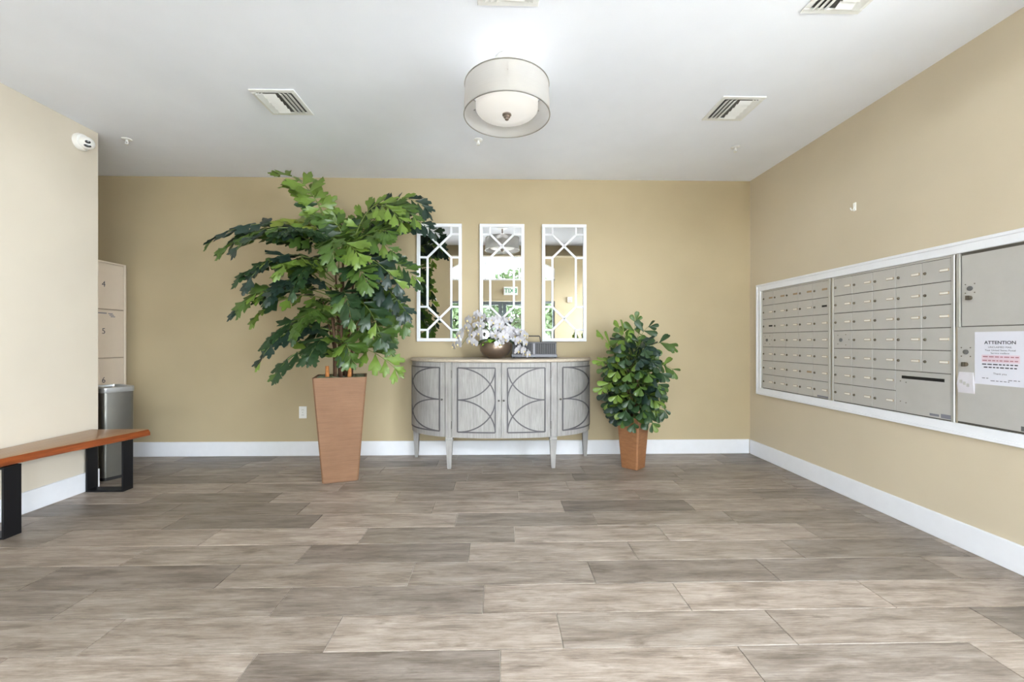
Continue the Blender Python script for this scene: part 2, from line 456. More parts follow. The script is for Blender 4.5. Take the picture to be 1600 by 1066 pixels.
# things on the entrance wall
ex = thing('exit_sign', 'green lettered exit sign above the glass doors, seen reflected in the middle mirror', 'sign', (.28, YE, 2.28))
box('housing', (-.17, .17, .002, .045, 0, .2), 'plastic_white', ex, bev=.006)
link('lettering', text_mesh('EXIT', .15, 'exit_green', True), ex, Matrix.Translation((0, .0455, .1)) @ Matrix.Rotation(math.pi, 4, 'Z') @ Matrix.Rotation(R(90), 4, 'X'))
pf = thing('wall_notice', 'small dark framed notice on the entrance wall, seen in the mirror nearest the palm', 'picture', (-1.68, YE, 1.28))
box('frame', (-.1, .1, .002, .02, 0, .28), 'picture_dark', pf, bev=.004)
box('print', (-.075, .075, .02, .0215, .03, .25), 'ink_light', pf)
th = thing('wall_sensor', 'small beige sensor box high on the entrance wall, seen reflected in a mirror', 'sensor', (1.72, YE, 2.1))
box('housing', (-.06, .06, .002, .04, 0, .14), 'locker_metal', th, bev=.006)
box('vent_slot', (-.035, .035, .04, .041, .03, .05), 'locker_line', th)

# ---------------------------------------------------------------- ceiling lamp
LX, LY = .045, 2.40
lamp = thing('ceiling_lamp', 'round drum ceiling lamp with sheer white shade and frosted inner bowl', 'ceiling lamp', (LX, LY, ZC))
MB().lathe([(.02, 0), (.068, 0), (.072, -.008), (.066, -.024), (.02, -.03)], n=40)  .build('canopy', 'metal_white', lamp, True, 40)
MB().lathe([(.011, -.02), (.011, -.24)], n=14).build('stem', 'nickel', lamp, True, 40)
RT, RB, ZT, ZB = .245, .25, -.165, -.338
def open_drum(name, r0, z0, r1, z1, mat, parent, thick=.0012):
    m = MB(); m.lathe([(r0, z0), (r1, z1), (r1 - thick, z1), (r0 - thick, z0)], n=72, closed=True)
    return m.build(name, mat, parent, True, 40)
sh = open_drum('outer_shade', RT, ZT, RB, ZB, 'sheer_fabric', lamp)
for r, z in ((RT, ZT), (RB, ZB)):
    m = MB(); m.lathe([(r + .003, z - .0025), (r + .003, z + .0025), (r - .003, z + .0025), (r - .003, z - .0025)], n=72, closed=True)
    m.build('rim_ring', 'shade_ring', sh, True, 40)
MB().lathe([(.178, -.20), (.182, -.205), (.182, -.298), (.172, -.310), (.09, -.322), (.01, -.326)], n=56).build('inner_diffuser', 'lit_diffuser', lamp, True, 50)
MB().lathe([(.012, -.32), (.026, -.326), (.027, -.332), (.018, -.338), (.02, -.344), (.011, -.352), (.012, -.358), (.004, -.364)], n=24).build('finial', 'nickel', lamp, True, 50)
for a in (35, 145, 270):
    ca, sa = math.cos(R(a)), math.sin(R(a))
    MB().tube([(.18 * ca, .18 * sa, -.225), (.247 * ca, .247 * sa, -.225)], .003, 6).build('bracket', 'shade_ring', lamp)
pl = bpy.data.lights.new('lamp_bulbs', 'POINT'); pl.energy = .7; pl.color = (1, .97, .93); pl.shadow_soft_size = .09
po = bpy.data.objects.new('lamp_bulbs', pl); COL.objects.link(po); po.parent = lamp; po.location = (0, 0, -.185)

# ---------------------------------------------------------------- ceiling vents, sprinklers, camera, hook, outlet
def vent(x, y, flip, label):
    v_ = thing('ceiling_vent', label, 'vent', (x, y, ZC), group='square white ceiling vents')
    s, b = .15, .032
    m = MB()
    for a in ((-s, s, -s, -s + b), (-s, s, s - b, s), (-s, -s + b, -s + b, s - b), (s - b, s, -s + b, s - b)): m.box(*a, -.008, 0, bev=.003)
    m.build('frame', 'metal_white', v_)
    box('duct', (-s + b, s - b, -s + b, s - b, -.0012, 0), 'vent_dark', v_)
    f = -1 if flip else 1
    def slat(c, L, along_y, tilt):
        bl = bmesh.new(); bmesh.ops.create_cube(bl, size=1)
        mt = Matrix.Translation(c) @ Matrix.Rotation(tilt, 4, 'Y' if along_y else 'X') @ Matrix.Diagonal((.027 if along_y else L, L if along_y else .036, .0018, 1))
        mm = MB(); mm.merge(bl, mt); mm.build('slat', 'metal_white', v_)
    for i in range(3): slat((f * (.100 - i * .028), 0, -.012), .232, True, f * R(24))
    for i in range(5): slat((f * -.035, -.088 + i * .044, -.012), .085, False, R(-20))
    for i in range(2): slat((f * (-.088 - i * .02), 0, -.012), .232, True, f * R(-24))
vent(-1.50, 2.87, False, 'square white ceiling vent above the tall palm')
vent(1.66, 2.88, True, 'square white ceiling vent near the mailbox wall, farther from the entrance')
vent(1.66, 1.88, True, 'square white ceiling vent near the mailbox wall, closer to the entrance')
vent(.044, 1.865, True, 'square white ceiling vent between the drum lamp and the entrance')
def sprinkler(x, y, label):
    s = thing('fire_sprinkler', label, 'sprinkler', (x, y, ZC), group='ceiling fire sprinklers')
    MB().lathe([(.008, 0), (.034, 0), (.036, -.003), (.026, -.008), (.012, -.010)], n=24).build('escutcheon', 'metal_white', s, True, 50)
    MB().lathe([(.009, -.008), (.009, -.022), (.006, -.026)], n=14).build('body', 'metal_white', s, True, 50)
    for q in (-1, 1): MB().tube([(q * .007, 0, -.02), (q * .012, 0, -.030), (q * .002, 0, -.042)], .0022, 6).build('frame_arm', 'metal_white', s)
    MB().lathe([(.002, -.040), (.014, -.042), (.014, -.044), (.002, -.045)], n=18).build('deflector', 'metal_white', s)
sprinkler(-3.05, 3.42, 'small white fire sprinkler beside the security camera corner')
sprinkler(-.172, 3.37, 'small white fire sprinkler behind the drum lamp')
sprinkler(2.012, 3.45, 'small white fire sprinkler near the mailbox wall')
sc_ = thing('security_camera', 'white turret security camera high on the cream wall', 'camera', (XL, 3.19, 2.677))
MB().lathe([(.02, 0), (.062, 0), (.064, .012), (.056, .032), (.02, .036)], n=32, axis='X').build('mount', 'plastic_white', sc_, True, 40)
tl_ = Matrix.Translation((.05, .0, -.008)) @ Matrix.Rotation(R(-38), 4, 'Z') @ Matrix.Rotation(R(22), 4, 'Y')
b_ = bmesh.new(); bmesh.ops.create_uvsphere(b_, u_segments=28, v_segments=18, radius=.047)
for f in b_.faces: f.smooth = True
m = MB(); m.merge(b_, tl_); ball = m.build('camera_ball', 'plastic_white', sc_, True)
def disc_on(c, r1, r2, name, mat, par):
    m = MB(); ring = [[(c[0] + d, c[1] + r1 * k_ * math.cos(2 * math.pi * i / 20), c[2] + r2 * k_ * math.sin(2 * math.pi * i / 20)) for i in range(20)] for k_, d in ((1, -.009), (1, .001), (.8, .002))]
    m.loft(ring)
    o = m.build(name, mat, par, True, 40); o.matrix_local = tl_; return o
disc_on((.0465, 0, .014), .016, .012, 'lens', 'lens', ball)
disc_on((.0465, 0, -.014), .021, .010, 'infrared_window', 'lens', ball)
hk = thing('wall_hook', 'small white adhesive hook on the wall above the mailboxes', 'hook', (XR, 2.936, 2.11))
box('plate', (-.006, 0, -.012, .012, 0, .06), 'plastic_white', hk, bev=.002)
MB().tube([(-.005, 0, .03), (-.014, 0, .012), (-.024, 0, .004), (-.032, 0, .012), (-.033, 0, .022)], .004, 8).build('prong', 'plastic_white', hk, True)
ol = thing('wall_outlet', 'white duplex power outlet low on the wall beside the tall planter', 'outlet', (-1.985, YB, .377))
box('cover_plate', (-.039, .039, -.006, 0, 0, .122), 'plastic_white', ol, bev=.003)
for z in (.035, .087):
    fc = box('socket', (-.017, .017, -.008, -.005, z - .018, z + .018), 'plastic_white', ol, bev=.002)
    for q in (-.006, .006): box('slot', (q - .0012, q + .0012, -.0086, -.0078, z - .004, z + .006), 'vent_dark', fc)
MB().lathe([(.003, .006), (.003, .0072)], (0, 0, .061), 10, 'Y').build('screw', 'steel', ol)

# ---------------------------------------------------------------- three wall mirrors
def wall_mirror(cx, label):
    W, Ht, fr, bw = .455, 1.195, .033, .021
    m_ = thing('wall_mirror', label, 'mirror', (cx, YB, 1.155), group='white lattice wall mirrors')
    box('mirror_glass', (-W / 2 + .01, W / 2 - .01, -.014, -.004, .01, Ht - .01), 'mirror', m_)
    for a in ((-W / 2, W / 2, 0, fr), (-W / 2, W / 2, Ht - fr, Ht), (-W / 2, -W / 2 + fr, fr, Ht - fr), (W / 2 - fr, W / 2, fr, Ht - fr)):
        box('frame_rail', (a[0], a[1], -.032, -.001, a[2], a[3]), 'trim_white', m_, bev=.004, seg=2)
    iw, ih = W - 2 * fr, Ht - 2 * fr
    xs = [-W / 2 + fr + iw * q for q in (0, .191, .793 + .016, 1)]; zs = [fr + ih * q for q in (0, .075, .283, .727, .936, 1)]
    def bar(x0, z0, x1, z1):
        d = Vector((x1 - x0, 0, z1 - z0)); L = d.length; ang = math.atan2(d.z, d.x)
        bl = MB().box(-L / 2, L / 2, -.024, -.013, -bw / 2, bw / 2, bev=.003).mesh('lattice_bar', 'trim_white')
        link('lattice_bar', bl, m_, Matrix.Translation(((x0 + x1) / 2, 0, (z0 + z1) / 2)) @ Matrix.Rotation(-ang, 4, 'Y'))
    e = bw / 2
    for x in xs[1:3]:
        bar(x, zs[0], x, zs[1] + e); bar(x, zs[2] - e, x, zs[3] + e); bar(x, zs[4] - e, x, zs[5])
    for z in zs[1:5]: bar(xs[0], z, xs[1] - e, z); bar(xs[2] + e, z, xs[3], z)
    for a, b in ((1, 2), (3, 4)):
        bar(xs[1], zs[a], xs[2], zs[b]); bar(xs[1], zs[b], xs[2], zs[a])
wall_mirror(-.607, 'tall white lattice mirror on the wall, the one beside the tall palm')
wall_mirror(.029, 'tall white lattice mirror on the wall, the middle one behind the orchids')
wall_mirror(.663, 'tall white lattice mirror on the wall, the one above the ribbed grey box')

# ---------------------------------------------------------------- bow-front console cabinet
con = thing('console_cabinet', 'grey washed bow-front console cabinet with dark arc overlays, standing under three mirrors', 'cabinet', (.0195, YB - .022, 0))
CA, CB, CN = .885, .50, 2.3
tab = []
for i in range(721):
    a = math.pi * i / 720
    ca, sa = math.cos(a), math.sin(a)
    tab.append(Vector((-CA * math.copysign(abs(ca) ** (2 / CN), ca), -CB * abs(sa) ** (2 / CN), 0)))
arc = [0]
for i in range(720): arc.append(arc[-1] + (tab[i + 1] - tab[i]).length)
TOT = arc[-1]
def onc(s, off=0):
    s = max(0, min(TOT, s)); lo, hi = 0, 720
    while hi - lo > 1:
        md = (lo + hi) // 2
        if arc[md] <= s: lo = md
        else: hi = md
    f = (s - arc[lo]) / (arc[hi] - arc[lo]); p = tab[lo].lerp(tab[hi], f)
    a, b = max(0, lo - 4), min(720, hi + 4); tg = (tab[b] - tab[a]).normalized()
    return p + Vector((tg.y, -tg.x, 0)) * off
def s_of_x(x):
    return min(range(721), key=lambda i: abs(tab[i].x - x)) and arc[min(range(721), key=lambda i: abs(tab[i].x - x))]
def curved(name, s0, s1, z0, z1, o0, o1, mat, par, n=14):
    rings = []
    for i in range(n + 1):
        s = s0 + (s1 - s0) * i / n; p, q = onc(s, o0), onc(s, o1)
        rings.append([(p.x, p.y, z0), (q.x, q.y, z0), (q.x, q.y, z1), (p.x, p.y, z1)])
    return MB().loft(rings).build(name, mat, par)
def strip(name, pts, w, o0, o1, mat, par):      # flat moulding along a path (s, z) on the curved front
    rings = []
    for i, (s, z) in enumerate(pts):
        a, b = pts[max(0, i - 1)], pts[min(len(pts) - 1, i + 1)]
        d = Vector((b[0] - a[0], b[1] - a[1])).normalized(); nx, nz = -d.y * w / 2, d.x * w / 2
        p0, p1, q0, q1 = onc(s - nx, o0), onc(s + nx, o0), onc(s - nx, o1), onc(s + nx, o1)
        rings.append([(p0.x, p0.y, z - nz), (p1.x, p1.y, z + nz), (q1.x, q1.y, z + nz), (q0.x, q0.y, z - nz)])
    return MB().loft(rings).build(name, mat, par)
Z0, Z1, ZTOP = .285, .968, .995
outline = [tuple(onc(TOT * i / 60, -.016).xy) for i in range(61)]
outline = [(x, min(y, -.002)) for x, y in outline]
MB().prism(outline, Z0 + .004, Z1).build('body', 'console_wood', con)
topo = [tuple(onc(TOT * i / 72, .02).xy) for i in range(73)]
topo = [(x, min(y, 0)) for x, y in topo]
topo2 = [(x * .992, y * .99) for x, y in topo]
MB().loft([[(x, y, Z1) for x, y in topo2], [(x, y, Z1 + .006) for x, y in topo], [(x, y, ZTOP - .005) for x, y in topo], [(x, y, ZTOP) for x, y in topo2]]).build('top', 'console_top', con)
sp0, sp1 = s_of_x(-.4785), s_of_x(.4785); smid = TOT / 2
PWD = .03
for s in (sp0, sp1): curved('stile', s - PWD, s + PWD, Z0, Z1, -.016, .006, 'console_wood', con, 4)
curved('end_stile', .004, .05, Z0, Z1, -.016, .002, 'console_wood', con, 4)
curved('end_stile', TOT - .05, TOT - .004, Z0, Z1, -.016, .002, 'console_wood', con, 4)
def door(s0, s1, hub, knob):
    d = curved('door', s0 + .002, s1 - .002, Z0 + .003, Z1 - .004, -.014, .003, 'console_wood', con)
    w = s1 - s0; i = min(.055, w * .12)
    a, b, zl, zh = s0 + i, s1 - i, Z0 + .055, Z1 - .05
    tw, o0, o1 = .0115, .003, .0085
    ps = lambda f: [(f(k_ / 16)) for k_ in range(17)]
    for f in (lambda t_: (a + (b - a) * t_, zl), lambda t_: (a + (b - a) * t_, zh), lambda t_: (a, zl + (zh - zl) * t_), lambda t_: (b, zl + (zh - zl) * t_)):
        strip('border_strip', ps(f), tw, o0, o1, 'console_trim', d)
    c, sg = (a, 1) if hub == 'a' else (b, -1)
    rx, rz, zm = b - a, (zh - zl) / 2, (zl + zh) / 2
    for zc, a0, a1 in ((zm, -90, 90), (zh, -90, 0), (zl, 0, 90)):
        pts = [(c + sg * rx * math.cos(R(a0 + (a1 - a0) * k_ / 28)), zc + rz * math.sin(R(a0 + (a1 - a0) * k_ / 28))) for k_ in range(29)]
        strip('arc_strip', pts, tw, o0 - .0004, o1 - .0008, 'console_trim', d)
    p, q = onc(knob, .003), onc(knob, .02)
    dirv = (q - p).normalized()
    MB().tube([p + Vector((0, 0, zm)), p + dirv * .010 + Vector((0, 0, zm)), p + dirv * .012 + Vector((0, 0, zm)), p + dirv * .02 + Vector((0, 0, zm)), p + dirv * .022 + Vector((0, 0, zm))], [.004, .004, .009, .009, .005], 12).build('knob', 'knob_metal', d)
    return d
door(.052, sp0 - PWD - .004, 'b', sp0 - PWD - .03)
door(sp0 + PWD + .003, smid - .001, 'a', smid - .022)
door(smid + .001, sp1 - PWD - .003, 'b', smid + .022)
door(sp1 + PWD + .004, TOT - .052, 'a', sp1 + PWD + .03)
for s in (sp0 + PWD + .001, sp1 - PWD - .001):
    for z in (.40, .86):
        p = onc(s, .006); box('hinge', (p.x - .003, p.x + .003, p.y - .004, p.y + .006, z - .035, z + .035), 'knob_metal', con)
def leg(x, y, zt, w0, w1, collar):
    m = MB()
    def sq(h, z): return [(x - h, y - h, z), (x + h, y - h, z), (x + h, y + h, z), (x - h, y + h, z)]
    m.loft([sq(w0, zt), sq(w0 * .96, zt - .05), sq(w1, .004), sq(w1 * .9, 0)])
    l_ = m.build('leg', 'console_wood', con)
    if collar: MB().box(x - w0 - .005, x + w0 + .005, y - w0 - .005, y + w0 + .005, zt - .03, zt - .016, bev=.004).build('collar', 'console_wood', l_)
for q in (-1, 1):
    p = onc(sp0 if q < 0 else sp1, -.018)
    leg(p.x, p.y, Z0 + .006, .031, .017, True)
    leg(q * .845, -.055, Z0 + .006, .028, .015, False)

# ---------------------------------------------------------------- grey ribbed box with handle on the console
CY = YB - .022
bx_ = thing('ribbed_box', 'grey ribbed metal box with thin carrying handle, on the console beside the orchids', 'box', (.345, CY - .125, ZTOP), R(-4))
box('base', (-.222, .222, -.085, .085, .006, .038), 'box_light', bx_, bev=.005)
box('core', (-.205, .205, -.07, .07, .036, .142), 'box_dark', bx_)
box('lid', (-.216, .216, -.08, .08, .140, .156), 'box_grey', bx_, bev=.004)
rib = MB().box(-.0045, .0045, -.006, .006, 0, .104, bev=.0015).mesh('rib', 'box_grey')
for i in range(24):
    x = -.2 + i * .4 / 23
    for y in (-.073, .073): link('rib', rib, bx_, Matrix.Translation((x, y, .037)))
rb2 = MB().box(-.006, .006, -.0045, .0045, 0, .104, bev=.0015).mesh('rib', 'box_grey')
for i in range(8):
    for x in (-.208, .208): link('rib', rb2, bx_, Matrix.Translation((x, -.06 + i * .12 / 7, .037)))
box('strap', (-.016, .010, -.084, -.076, .036, .142), 'box_light', bx_, bev=.002)
MB().tube([(-.10, 0, .15), (-.098, 0, .205), (-.09, 0, .214), (.05, 0, .214), (.058, 0, .205), (.064, 0, .15)], .0055, 8).build('handle', 'box_dark', bx_, True, 60)
for x in (-.2, 0, .2):
    for y in (-.07, .07): box('foot', (x - .012, x + .012, y - .012, y + .012, 0, .007), 'black', bx_)

# ---------------------------------------------------------------- orchid bowl on the console
OX, OY = -.036, CY - .26
orc = thing('orchid_bowl', 'white orchid arrangement in a round bronze bowl, on the console', 'flower arrangement', (OX, OY, ZTOP))
MB().lathe([(.02, .001), (.062, 0), (.07, .004), (.12, .034), (.148, .078), (.152, .118), (.142, .150), (.136, .150), (.145, .116), (.14, .08), (.11, .04), (.02, .02)], n=48).build('bowl', 'bowl_metal', orc, True, 60)
m = MB()
ringp = [[(r_ * math.cos(2 * math.pi * i / 24), r_ * math.sin(2 * math.pi * i / 24), z + rnd.uniform(-.004, .004)) for i in range(24)] for r_, z in ((.137, .132), (.09, .146), (.04, .152), (.01, .153))]
m.loft(ringp); m.build('moss', 'moss', orc, True)
def petal_flower(seed):
    r = random.Random(seed); m = MB()
    def petal(ang, L, W, lift, cup):
        n, rows = 5, []
        ca, sa = math.cos(ang), math.sin(ang)
        for i in range(n + 1):
            u = i / n; w = W * (math.sin(math.pi * min(1, u * .93 + .07)) ** .75) * (.35 + .75 * u if u < .6 else 1.0)
            row = []
            for v_ in (-1, -.5, 0, .5, 1):
                x, y = L * u, w * v_ * .5
                z = lift * u + cup * (u * u) * L - .25 * abs(v_) ** 2 * w * .35 + r.uniform(-.001, .001)
                row.append((x * ca - y * sa, x * sa + y * ca, z))
            rows.append(row)
        pts = [p for row in rows for p in row]
        m.poly(pts, [(i * 5 + j, i * 5 + j + 1, (i + 1) * 5 + j + 1, (i + 1) * 5 + j) for i in range(n) for j in range(4)])
    for a, L, W in ((90, .042, .030), (215, .040, .028), (325, .040, .028)): petal(R(a + r.uniform(-6, 6)), L, W, -.004, -.12)
    for a in (8, 172): petal(R(a + r.uniform(-6, 6)), .046, .050, .004, -.18)
    m.cur = 1
    m.lathe([(.002, .0), (.007, .003), (.006, .010), (.002, .014)], (0, -.006, 0), 8)
    petal(R(270), .018, .014, .010, .2)
    return m.mesh('flower', ['orchid_white', 'orchid_lip'], True)
FM = [petal_flower(s) for s in range(5)]
FPX = [(20, 720), (90, 690), (70, 590), (130, 520), (110, 565), (210, 360), (190, 450), (240, 640), (270, 560), (230, 500), (330, 420), (390, 430), (340, 270), (300, 310), (410, 310), (360, 540), (300, 680), (560, 390), (590, 320), (540, 350), (640, 450), (690, 470), (650, 400), (590, 560), (640, 590), (700, 580), (650, 690), (730, 620), (720, 350), (775, 345), (750, 540), (800, 490), (840, 480), (860, 570), (930, 520), (980, 560), (1020, 570), (930, 630), (900, 660), (1010, 680), (930, 760), (980, 780), (1000, 840), (1050, 830), (900, 780)]
fr = random.Random(4)
fpos = []
for fx, fy in FPX:
    x = (fx - 590) / 8.889 / 640 * 3.82
    z = .170 + (640 - fy) / 8.889 / 640 * 3.82
    dep = -.10 + fr.uniform(-.05, .06) - (.06 if fy > 500 else 0) + (.08 if fy < 360 else 0)
    if fx > 850: dep += .005
    fpos.append(Vector((x, dep, max(z, .045))))
for i, p in enumerate(fpos):
    out = Vector((p.x * 1.2 + fr.uniform(-.12, .12), -.30 + fr.uniform(-.12, .12), fr.uniform(-.12, .12) + (.10 if p.z > .25 else 0))).normalized()
    q = out.to_track_quat('Z', 'Y')
    link('flower', FM[i % 5], orc, Matrix.LocRotScale(p, q, Vector((1, 1, 1)) * fr.uniform(1.02, 1.28)))
def stem(pts, r0, mat, name='stem'):
    c = [Vector(p) for p in pts]; sm = []
    for i in range(len(c) - 1):
        p0, p1, p2, p3 = c[max(0, i - 1)], c[i], c[i + 1], c[min(len(c) - 1, i + 2)]
        for k_ in range(6):
            t_ = k_ / 6
            sm.append(.5 * ((2 * p1) + (p2 - p0) * t_ + (2 * p0 - 5 * p1 + 4 * p2 - p3) * t_ ** 2 + (-p0 + 3 * p1 - 3 * p2 + p3) * t_ ** 3))
    sm.append(c[-1])
    MB().tube(sm, [r0 * (1 - .5 * i / len(sm)) for i in range(len(sm))], 6).build(name, mat, orc, True)
stem([(-.03, 0, .14), (-.06, -.03, .26), (-.14, -.06, .30), (-.24, -.10, .22), (-.31, -.12, .13)], .004, 'stem_green')
stem([(-.02, .02, .14), (-.09, 0, .30), (-.18, -.06, .29), (-.24, -.11, .16)], .004, 'stem_green')
stem([(.02, 0, .14), (.05, -.04, .26), (.07, -.10, .22), (.06, -.15, .12)], .004, 'stem_green')
stem([(.04, 0, .14), (.10, -.04, .27), (.20, -.10, .24), (.26, -.13, .12), (.27, -.14, .07)], .004, 'stem_green')
stem([(.0, 0, .14), (-.02, -.01, .24), (-.05, -.01, .33)], .0035, 'stem_dark')
stem([(.01, .01, .14), (.03, .02, .28), (.02, .03, .37)], .003, 'stem_dark')
for i in range(9):
    a = fr.uniform(-.9, .9)
    stem([(a * .05, .03, .14), (a * .12, .05, .27), (a * .26 + fr.uniform(-.03, .03), .05 + fr.uniform(-.02, .03), .36 + fr.uniform(-.06, .04)), (a * .36, .05, .37 + fr.uniform(-.07, .05))], .0013, 'twig', 'twig')
def blade(name, p0, ang, L, W, up, mat):
    ca, sa = math.cos(ang), math.sin(ang); pts = []; n = 7
    for i in range(n + 1):
        u = i / n; w = W * math.sin(math.pi * (.08 + .9 * u)) ** .7 * .5; r_ = L * u
        z = p0[2] + up * math.sin(u * 2.2) - .05 * u * u
        for v_ in (-1, 0, 1):
            x, y = r_, w * v_
            pts.append((p0[0] + x * ca - y * sa, p0[1] + x * sa + y * ca, z - (.012 if v_ == 0 else 0)))
    MB().poly(pts, [(i * 3 + j, i * 3 + j + 1, (i + 1) * 3 + j + 1, (i + 1) * 3 + j) for i in range(n) for j in range(2)]).build(name, mat, orc, True)
for a, L, W, up, mt_ in ((-110, .15, .085, .055, 'orchid_leaf_bright'), (-135, .17, .07, .03, 'orchid_leaf_bright'), (-80, .13, .06, .10, 'orchid_leaf'), (-160, .17, .06, .05, 'orchid_leaf'), (-25, .19, .06, .05, 'orchid_leaf'), (10, .18, .05, .06, 'orchid_leaf'), (-100, .10, .05, .13, 'orchid_leaf'), (170, .19, .05, .05, 'orchid_leaf'), (60, .15, .06, .08, 'orchid_leaf'), (120, .15, .06, .08, 'orchid_leaf')):
    blade('leaf', (0, 0, .15), R(a), L, W, up, mt_)

# ---------------------------------------------------------------- planters and plants
def planter(par, bot, top, h, mat, rim):
    def sq(s, z):
        s /= 2; e = .012
        return [(-s + e, -s, z), (s - e, -s, z), (s, -s + e, z), (s, s - e, z), (s - e, s, z), (-s + e, s, z), (-s, s - e, z), (-s, -s + e, z)]
    MB().loft([sq(bot - .01, 0), sq(bot, .005), sq(top, h), sq(top - rim, h), sq(top - rim - .01, h - .05)]).build('planter', mat, par)
    m = MB(); n = 22; s = top - rim - .012; pts = []
    r = random.Random(3)
    for i in range(n + 1):
        for j in range(n + 1):
            pts.append((-s / 2 + s * i / n, -s / 2 + s * j / n, h - .012 + r.uniform(-.010, .014)))
    m.poly(pts, [(i * (n + 1) + j, i * (n + 1) + j + 1, (i + 1) * (n + 1) + j + 1, (i + 1) * (n + 1) + j) for i in range(n) for j in range(n)])
    m.build('moss', 'moss', par)['kind'] = 'stuff'

def fish_leaf(L, W, seed):            # fishtail leaflet: wedge with a slanting ragged end
    r = random.Random(seed); m = MB()
    j = lambda q: r.uniform(-q, q)
    mid = [(0, 0), (.3, .0), (.58, .0), (.8, j(.03)), (1.08, j(.08))]
    up = [(0, .03), (.3, .22), (.60, .50 + j(.05)), (.86 + j(.04), .46 + j(.06)), (.80, .22), (.98 + j(.04), .20 + j(.04))]
    lo = [(0, -.03), (.3, -.20), (.58, -.44 + j(.05)), (.80 + j(.05), -.50 + j(.06)), (.78, -.22), (.95 + j(.04), -.18 + j(.04))]
    def P(q, s): return (q[0] * L, q[1] * W, -.18 * L * q[0] ** 2 - abs(s) * .14 * W + r.uniform(-.003, .003))
    pts = [P(q, 0) for q in mid] + [P(q, 1) for q in up] + [P(q, 1) for q in lo]
    f = [(0, 1, 6, 5), (1, 2, 7, 6), (2, 9, 8, 7), (2, 3, 9), (3, 4, 10, 9)]
    f += [(0, 11, 12, 1), (1, 12, 13, 2), (2, 13, 14, 15), (2, 15, 3), (3, 15, 16, 4)]
    m.poly(pts, f); return m
def paddle_leaf(L, W, seed):
    r = random.Random(seed); m = MB()
    st = [(0, .05), (.2, .16), (.45, .36), (.7, .5), (.88, .46), (1.0, .2)]
    pts = []
    for u, w in st:
        j = r.uniform(-.04, .04)
        for s in (-1, 0, 1): pts.append((L * (u + (j if s else 0) * (u > .8)), W * w * s, -.14 * L * u * u - abs(s) * .14 * W * w * 2 + (.004 if s == 0 else 0)))
    m.poly(pts, [(i * 3 + j, i * 3 + j + 1, (i + 1) * 3 + j + 1, (i + 1) * 3 + j) for i in range(5) for j in range(2)])
    return m
def bez(p, t_): return p[0] * (1 - t_) ** 2 + p[1] * 2 * t_ * (1 - t_) + p[2] * t_ * t_
PARTS = {}
def frond(root, pts, npair, L, W, tone, r, leaf_meshes, leaf_stuff, rad=.0045, spread=(70, 30), droop=.35, start=.22, term=True):
    p = [Vector(q) for q in pts]
    fo = MB().tube([bez(p, i / 12) for i in range(13)], [rad * (1.15 - i / 12 * .8) for i in range(13)], 5).build('frond', 'rachis', root, True)
    items = []
    for i in range(npair):
        u = start + (.97 - start) * (i / max(1, npair - 1))
        for sd in (-1, 1): items.append((u + .02 * sd, sd, R(spread[0] + (spread[1] - spread[0]) * u), .72 + .55 * math.sin(math.pi * min(1, u * .9 + .05))))
    if term: items.append((1.0, 0, 0, .8))
    for u, sd, a, sz in items:
        u = min(1, max(0, u)); c = bez(p, u); tg = (bez(p, min(1, u + .02)) - bez(p, max(0, u - .02))).normalized()
        Nf = Vector((r.uniform(-.25, .25), -.62 + r.uniform(-.25, .25), .70)).normalized()   # the frond's upper side tips towards the open room
        Nf = (Nf - tg * Nf.dot(tg))
        if Nf.length < .05: Nf = tg.orthogonal()
        Nf.normalize(); S = tg.cross(Nf).normalized()
        d = (tg * math.cos(a) + S * sd * math.sin(a) + Vector((0, 0, -droop * r.uniform(.2, 1.2))) + Vector((r.uniform(-.15, .15), r.uniform(-.2, .1), r.uniform(-.12, .12)))).normalized()
        N_ = (Nf + Vector((r.uniform(-.4, .4), r.uniform(-.4, .3), r.uniform(-.3, .3)))).normalized()
        Y = N_.cross(d).normalized(); Z = d.cross(Y).normalized()
        if sd < 0: Y = -Y; Z = -Z
        k_ = sz * r.uniform(.82, 1.18)
        mt = Matrix(((d.x, Y.x, Z.x, c.x), (d.y, Y.y, Z.y, c.y), (d.z, Y.z, Z.z, c.z), (0, 0, 0, 1))) @ Matrix.Diagonal((k_, k_, k_, 1))
        tn = tone if r.random() < .72 else r.choice(['deep', 'mid', 'light', tone])
        if leaf_stuff is None:
            o = link('leaf', r.choice(leaf_meshes), fo, mt)
            cc = lin(LEAFCOL[tn]); j = r.uniform(.82, 1.2); o.color = (cc[0] * j, cc[1] * j, cc[2] * j, 1)
        else: leaf_stuff.append((mt, tn, r.randrange(4)))
    return fo
def flush_stuff(root, items, maker, L, W):
    names = list(LEAFCOL); m = MB()
    for mt, tn, sd in items:
        q = maker(L, W, sd); m.cur = names.index(tn); m.merge(q.bm, mt)
    m.build('foliage', ['leaf_' + n_ for n_ in names], root, True)['kind'] = 'stuff'

